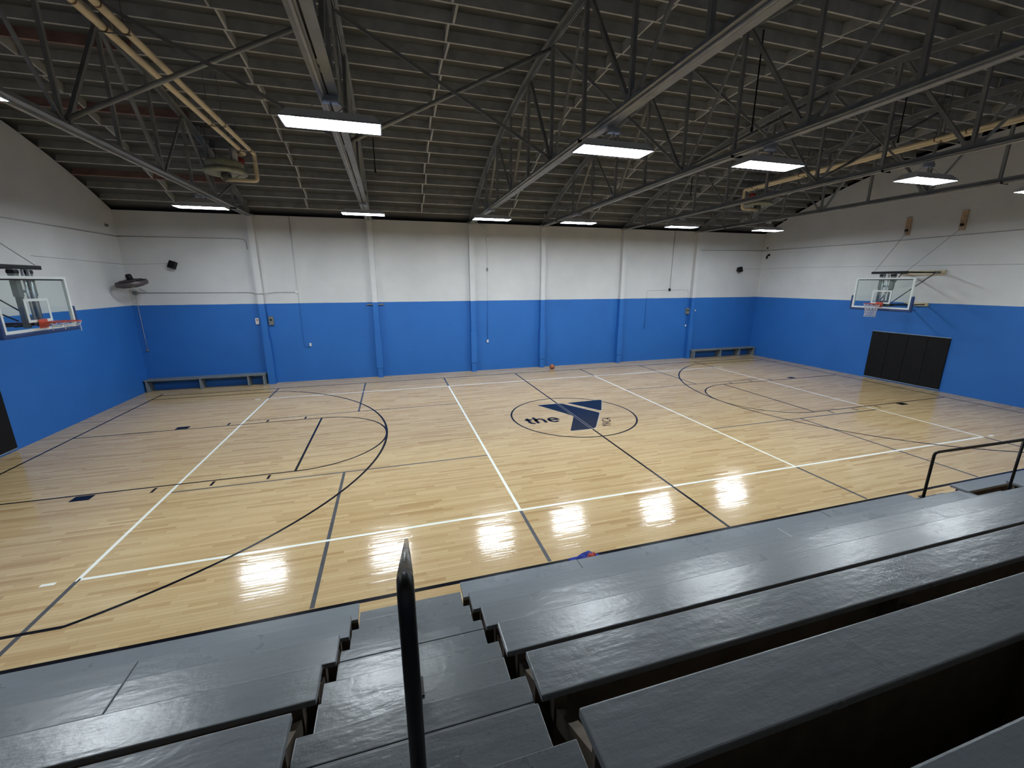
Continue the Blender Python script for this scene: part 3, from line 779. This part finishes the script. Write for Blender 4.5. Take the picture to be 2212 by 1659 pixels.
# wall fan in the corner
def fan():
    t = thing('wall_fan', 'dark bronze caged wall fan tilted in the corner above the bench', 'fan', (-13.02, 6.12, 3.80)); t.rotation_euler = (.16, -.12, 0)
    m = MB()
    for r, z in ((.41, 0), (.40, .06), (.40, -.06), (.30, -.10), (.18, -.115), (.30, .10), (.18, .115)):
        m.tube([(r * math.cos(2 * PI * k / 28), r * math.sin(2 * PI * k / 28), z) for k in range(28)], .007, 5, closed=True)
    for k in range(36):
        a = 2 * PI * k / 36; c, s = math.cos(a), math.sin(a)
        m.tube([(.07 * c, .07 * s, -.12), (.3 * c, .3 * s, -.10), (.405 * c, .405 * s, -.04), (.41 * c, .41 * s, 0), (.405 * c, .405 * s, .04), (.3 * c, .3 * s, .10), (.07 * c, .07 * s, .12)], .004, 4)
    m.build('cage', 'fan', t, smooth=True)
    for k in range(3):
        b = MB(); a = 2 * PI * k / 3; vs = []
        for i in range(6):
            r = .06 + .30 * i / 5; wd = .05 + .11 * math.sin(PI * (i + 1) / 7)
            for s in (-1, 1):
                aa = a + s * wd / max(r, .12) * .6; vs.append((r * math.cos(aa), r * math.sin(aa), s * .035))
        vs2 = [(x, y, z + .006) for x, y, z in vs]
        b.add(vs + vs2, [(2 * i, 2 * i + 1, 2 * i + 3, 2 * i + 2) for i in range(5)] + [(12 + 2 * i + 2, 12 + 2 * i + 3, 12 + 2 * i + 1, 12 + 2 * i) for i in range(5)])
        b.build('blade', 'fan', t)
    MB().lathe([(0, .30), (.07, .29), (.085, .22), (.085, .10), (.05, .06), (0, .06)], 16).build('motor', 'black', t, smooth=True)
    MB().lathe([(.41, -.07), (.43, -.02), (.43, .02), (.41, .07)], 28).build('rim_band', 'fan', t, smooth=True)
    MB().bar((0, 0, .14), (-.30, .68, .10), .05, .04).bar((-.30, .68, .10), (-.42, .88, .08), .07, .10).build('wall_arm', 'fan', t)
    MB().tube([(-.10, .30, -.05), (-.06, .45, -.30), (.0, .62, -.42), (-.08, .80, -.40), (-.28, .90, -.30)], .007, 6).build('power_cord', 'conduit', t, smooth=True)
fan()

# corner cameras / sensors
t = thing('security_camera', 'small black bracket camera high in the full-net hoop corner', 'camera', (13.60, 6.64, 5.05))
MB().tube([(0, 0, .08), (-.08, 0, .08), (-.14, -.01, .0), (-.16, -.02, -.10)], [.03, .03, .04, .045], 10).build('body', 'black', t, smooth=True)
MB().box(-.02, 0, -.05, .05, .03, .13).build('mount_plate', 'black', t)
t = thing('motion_sensor', 'tiny dark sensor above the corner camera', 'sensor', (13.60, 6.77, 5.47))
MB().box(-.06, 0, -.03, .03, -.04, .04).build('body', 'box_grey', t, bevel=.01); MB().box(-.07, -.055, -.02, .02, -.02, .02).build('lens', 'black', t)
t = thing('motion_sensor', 'tiny dark sensor high in the corner above the wall fan', 'sensor', (-13.60, 6.55, 5.62))
MB().box(0, .06, -.04, .04, -.04, .04).build('body', 'box_grey', t, bevel=.01); MB().box(.055, .075, -.02, .02, -.02, .02).build('lens', 'black', t)

# ================================================================== BALL AND CLOTH
t = thing('basketball', 'worn brown basketball resting by the far wall column', 'ball', (1.84, 6.33, .12))
bm = bmesh.new(); bmesh.ops.create_uvsphere(bm, u_segments=32, v_segments=18, radius=.12); me = bpy.data.meshes.new('ball'); bm.to_mesh(me); bm.free()
me.materials.append(M['ball']); me.polygons.foreach_set('use_smooth', [True] * len(me.polygons)); mesh_child('shell', me, t)
m = MB()
for ax in range(3):
    pts = []
    for k in range(40):
        a = 2 * PI * k / 40; c, s = .1195 * math.cos(a), .1195 * math.sin(a)
        pts.append(((c, s, 0), (c, 0, s), (0, c, s))[ax])
    m.tube(pts, .0022, 5, closed=True)
o = m.build('seam', 'black', t); t.rotation_euler = (.4, .3, .5)

def cloth(name, mat, cx, cy, rx, ry, h, seed, parent):
    random.seed(seed); m = MB(); n = 16; vs = []
    ph = [random.uniform(0, 6.28) for _ in range(8)]
    for i in range(n + 1):
        for j in range(n + 1):
            u, v = i / n * 2 - 1, j / n * 2 - 1
            d = max(abs(u), abs(v)); rr = math.hypot(u, v) or 1; k = d / rr
            e = 1 + .16 * math.sin(5 * math.atan2(v, u) + ph[0]) + .10 * math.sin(9 * math.atan2(v, u) + ph[1])
            x, y = u * k * rx * e, v * k * ry * e
            z = h * (1 - d ** 2) * (.6 + .3 * math.sin(5 * u + ph[2]) * math.cos(4 * v + ph[3]) + .2 * math.sin(9 * u + 7 * v + ph[4])) + .006
            vs.append((cx + x, cy + y, max(z, .004)))
    f = [(i * (n + 1) + j, (i + 1) * (n + 1) + j, (i + 1) * (n + 1) + j + 1, i * (n + 1) + j + 1) for i in range(n) for j in range(n)]
    o = m.add(vs, f).build(name, mat, parent, smooth=True)
    s = o.modifiers.new('solid', 'SOLIDIFY'); s.thickness = .004; return o
t = thing('crumpled_jersey', 'crumpled blue and coral jersey on the floor against the bleachers', 'jersey', (-2.53, -6.13, 0))
cloth('blue_fabric', 'cloth_blue', 0, 0, .24, .19, .13, 3, t); cloth('coral_panel', 'cloth_red', .03, -.02, .09, .08, .20, 5, t)

# ================================================================== BLEACHERS
RISE, RUN, BW, BT, TH = 0.385, 0.62, 0.250, 0.285, 0.042
Y0, Z0 = -6.465, 0.36
NR = 7
def row(k): return Y0 - RUN * k, Z0 + RISE * k
A1, A2 = (-5.50, -4.385), (3.09, 4.20)     # the two aisles
def bleacher(x0, x1, label, joints):
    xc = (x0 + x1) / 2; t = thing('bleacher_section', label, 'bleacher', (xc, Y0, 0))
    for k in range(NR):
        yf, z = row(k); yb = yf - BW; y0 = yf - Y0
        cuts = [x0] + sorted(j for j in joints.get(k, []) if x0 < j < x1) + [x1]
        for i in range(len(cuts) - 1):
            a, b = cuts[i], cuts[i + 1]
            g0 = .004 if i else 0; g1 = .004 if i < len(cuts) - 2 else 0
            dz = -.004 * (i % 2); dw = .012 * (i % 2)
            MB().box(a + g0 - xc, b - g1 - xc, y0 - BW + dw, y0, z - TH + dz, z + dz).build('seat_board', 'seat', t, bevel=.007)
        # unseen board added under each seat, made tall to block the lamps
        MB().box(x0 + .02 - xc, x1 - .02 - xc, y0 - .10, y0 - .075, max(z - RISE - .85, 0.0), z - TH).build('light_block_board', 'under', t)
    # raking frames
    n = max(2, int((x1 - x0) / 1.9) + 1)
    for i in range(n):
        x = x0 + .12 + (x1 - x0 - .24) * i / (n - 1) - xc
        yf, zl = row(NR - 1)
        MB().bar((x, -.12, Z0 - TH - .20), (x, yf - Y0 - .20, zl - TH - .20), .05, .10).build('raking_stringer', 'under', t)
        for k in range(NR):
            yk, zk = row(k); MB().box(x - .035, x + .035, yk - Y0 - .20, yk - Y0 - .13, 0, zk - TH).build('post', 'under', t)
    return t
bleacher(-13.50, A1[0], 'grey plank bleacher section reaching to the torn-net hoop wall', {0: [-9.3], 1: [-7.16, -10.9], 2: [-6.88, -10.2], 3: [-8.8], 4: [-10.5]})
bleacher(A1[1], A2[0], 'grey plank bleacher section between the two stair aisles', {0: [-2.885, 1.2], 1: [-.4], 2: [1.1], 3: [], 4: [.6], 5: [1.4]})
bleacher(A2[1], 13.50, 'grey plank bleacher section reaching to the full-net hoop wall', {0: [8.4], 1: [6.2], 2: [9.0], 3: [7.2]})

def stairs(a, label):
    xc = (a[0] + a[1]) / 2; hw = (a[1] - a[0]) / 2; t = thing('aisle_stairs', label, 'stairs', (xc, Y0, 0))
    rnd = random.Random(int(a[0] * 100))
    for k in range(NR):
        yf, z = row(k); y0 = yf - Y0
        # half step below the seat level: as deep as the seat board, full aisle width
        zh = z - RISE / 2; e = .003
        spl = (.36, .40, .30, .62, .45, .5, .4)[k]
        ya, yb = y0 + .075 if k == 0 else y0 + .03, y0 - BT - .02
        ym = ya + (yb - ya) * spl
        for (p, q) in ((ya, ym + .002), (ym - .002, yb)):
            MB().box(-hw - .012, hw + .012, q, p, zh - .035, zh + rnd.uniform(-.002, .002)).build('half_tread', 'tread', t, bevel=.004)
        if k == 3: MB().box(-hw + .05, -.05, yb - .01, yb + .055, zh - .01, zh + .006).build('patch_strip', 'tread', t, bevel=.002)
        # full step at seat level, set behind the seat board
        ya, yb = y0 - BT + .01, y0 - RUN - .05
        MB().box(-hw + .018, hw - .028, yb, ya, z - .04, z).build('tread', 'tread', t, bevel=.005)
        MB().box(-hw + .03, hw - .03, ya - .03, ya - .008, z - RISE / 2, z - .04).build('riser', 'under', t)
        MB().box(-hw + .03, hw - .03, y0 - .01, y0 + .012, max(z - RISE, .0), zh - .035).build('riser', 'under', t)
    # carriage boards
    for x in (-hw + .10, 0, hw - .10):
        yl, zl = row(NR - 1)
        MB().bar((x, .0, Z0 - .42), (x, yl - Y0 - .3, zl - .36), .04, .16).build('carriage', 'under', t)
    return t
stairs(A1, 'grey wooden stair aisle with scuffed treads and worn centre rail')
stairs(A2, 'grey wooden stair aisle beside the section at the full-net hoop wall')

def handrail(x, label, worn):
    t = thing('aisle_handrail', label, 'handrail', (x, -6.44, 0.19))
    MB().tube([(0, 0, .0), (0, 0, .78), (0, -.012, .825), (0, -.05, .86)], .0215, 14).build('front_post', 'rail', t, smooth=True)
    MB().tube([(0, -.05, .86), (0, -3.235, 2.862)], .0215, 14).build('grip_rail', 'worn' if worn else 'rail', t, smooth=True)
    MB().tube([(0, -3.235, 2.862), (0, -3.262, 2.872), (0, -3.287, 2.862), (0, -3.30, 2.83), (0, -3.30, 1.94)], .0215, 14).build('rear_post', 'rail', t, smooth=True)
    # base plates on the treads and the middle posts
    MB().box(-.045, .045, -.06, .05, 0, .012).build('base_plate', 'rail', t)
    for y, z in ((-.92, .555), (-2.22, 1.325)):
        MB().box(-.045, .045, y - .06, y + .06, z, z + .012).build('base_plate', 'rail', t)
        zr = .86 + (-.05 - y) * (2.865 - .86) / 3.19
        MB().tube([(0, y, z), (0, y, zr)], .017, 10).build('post', 'rail', t, smooth=True)
    MB().box(-.045, .045, -3.36, -3.24, 1.93, 1.942).build('base_plate', 'rail', t)
    return t
handrail(-4.955, 'worn black pipe handrail in the middle of the scuffed stair aisle', True)
handrail(3.62, 'black pipe handrail in the stair aisle by the full-net hoop wall section', False)
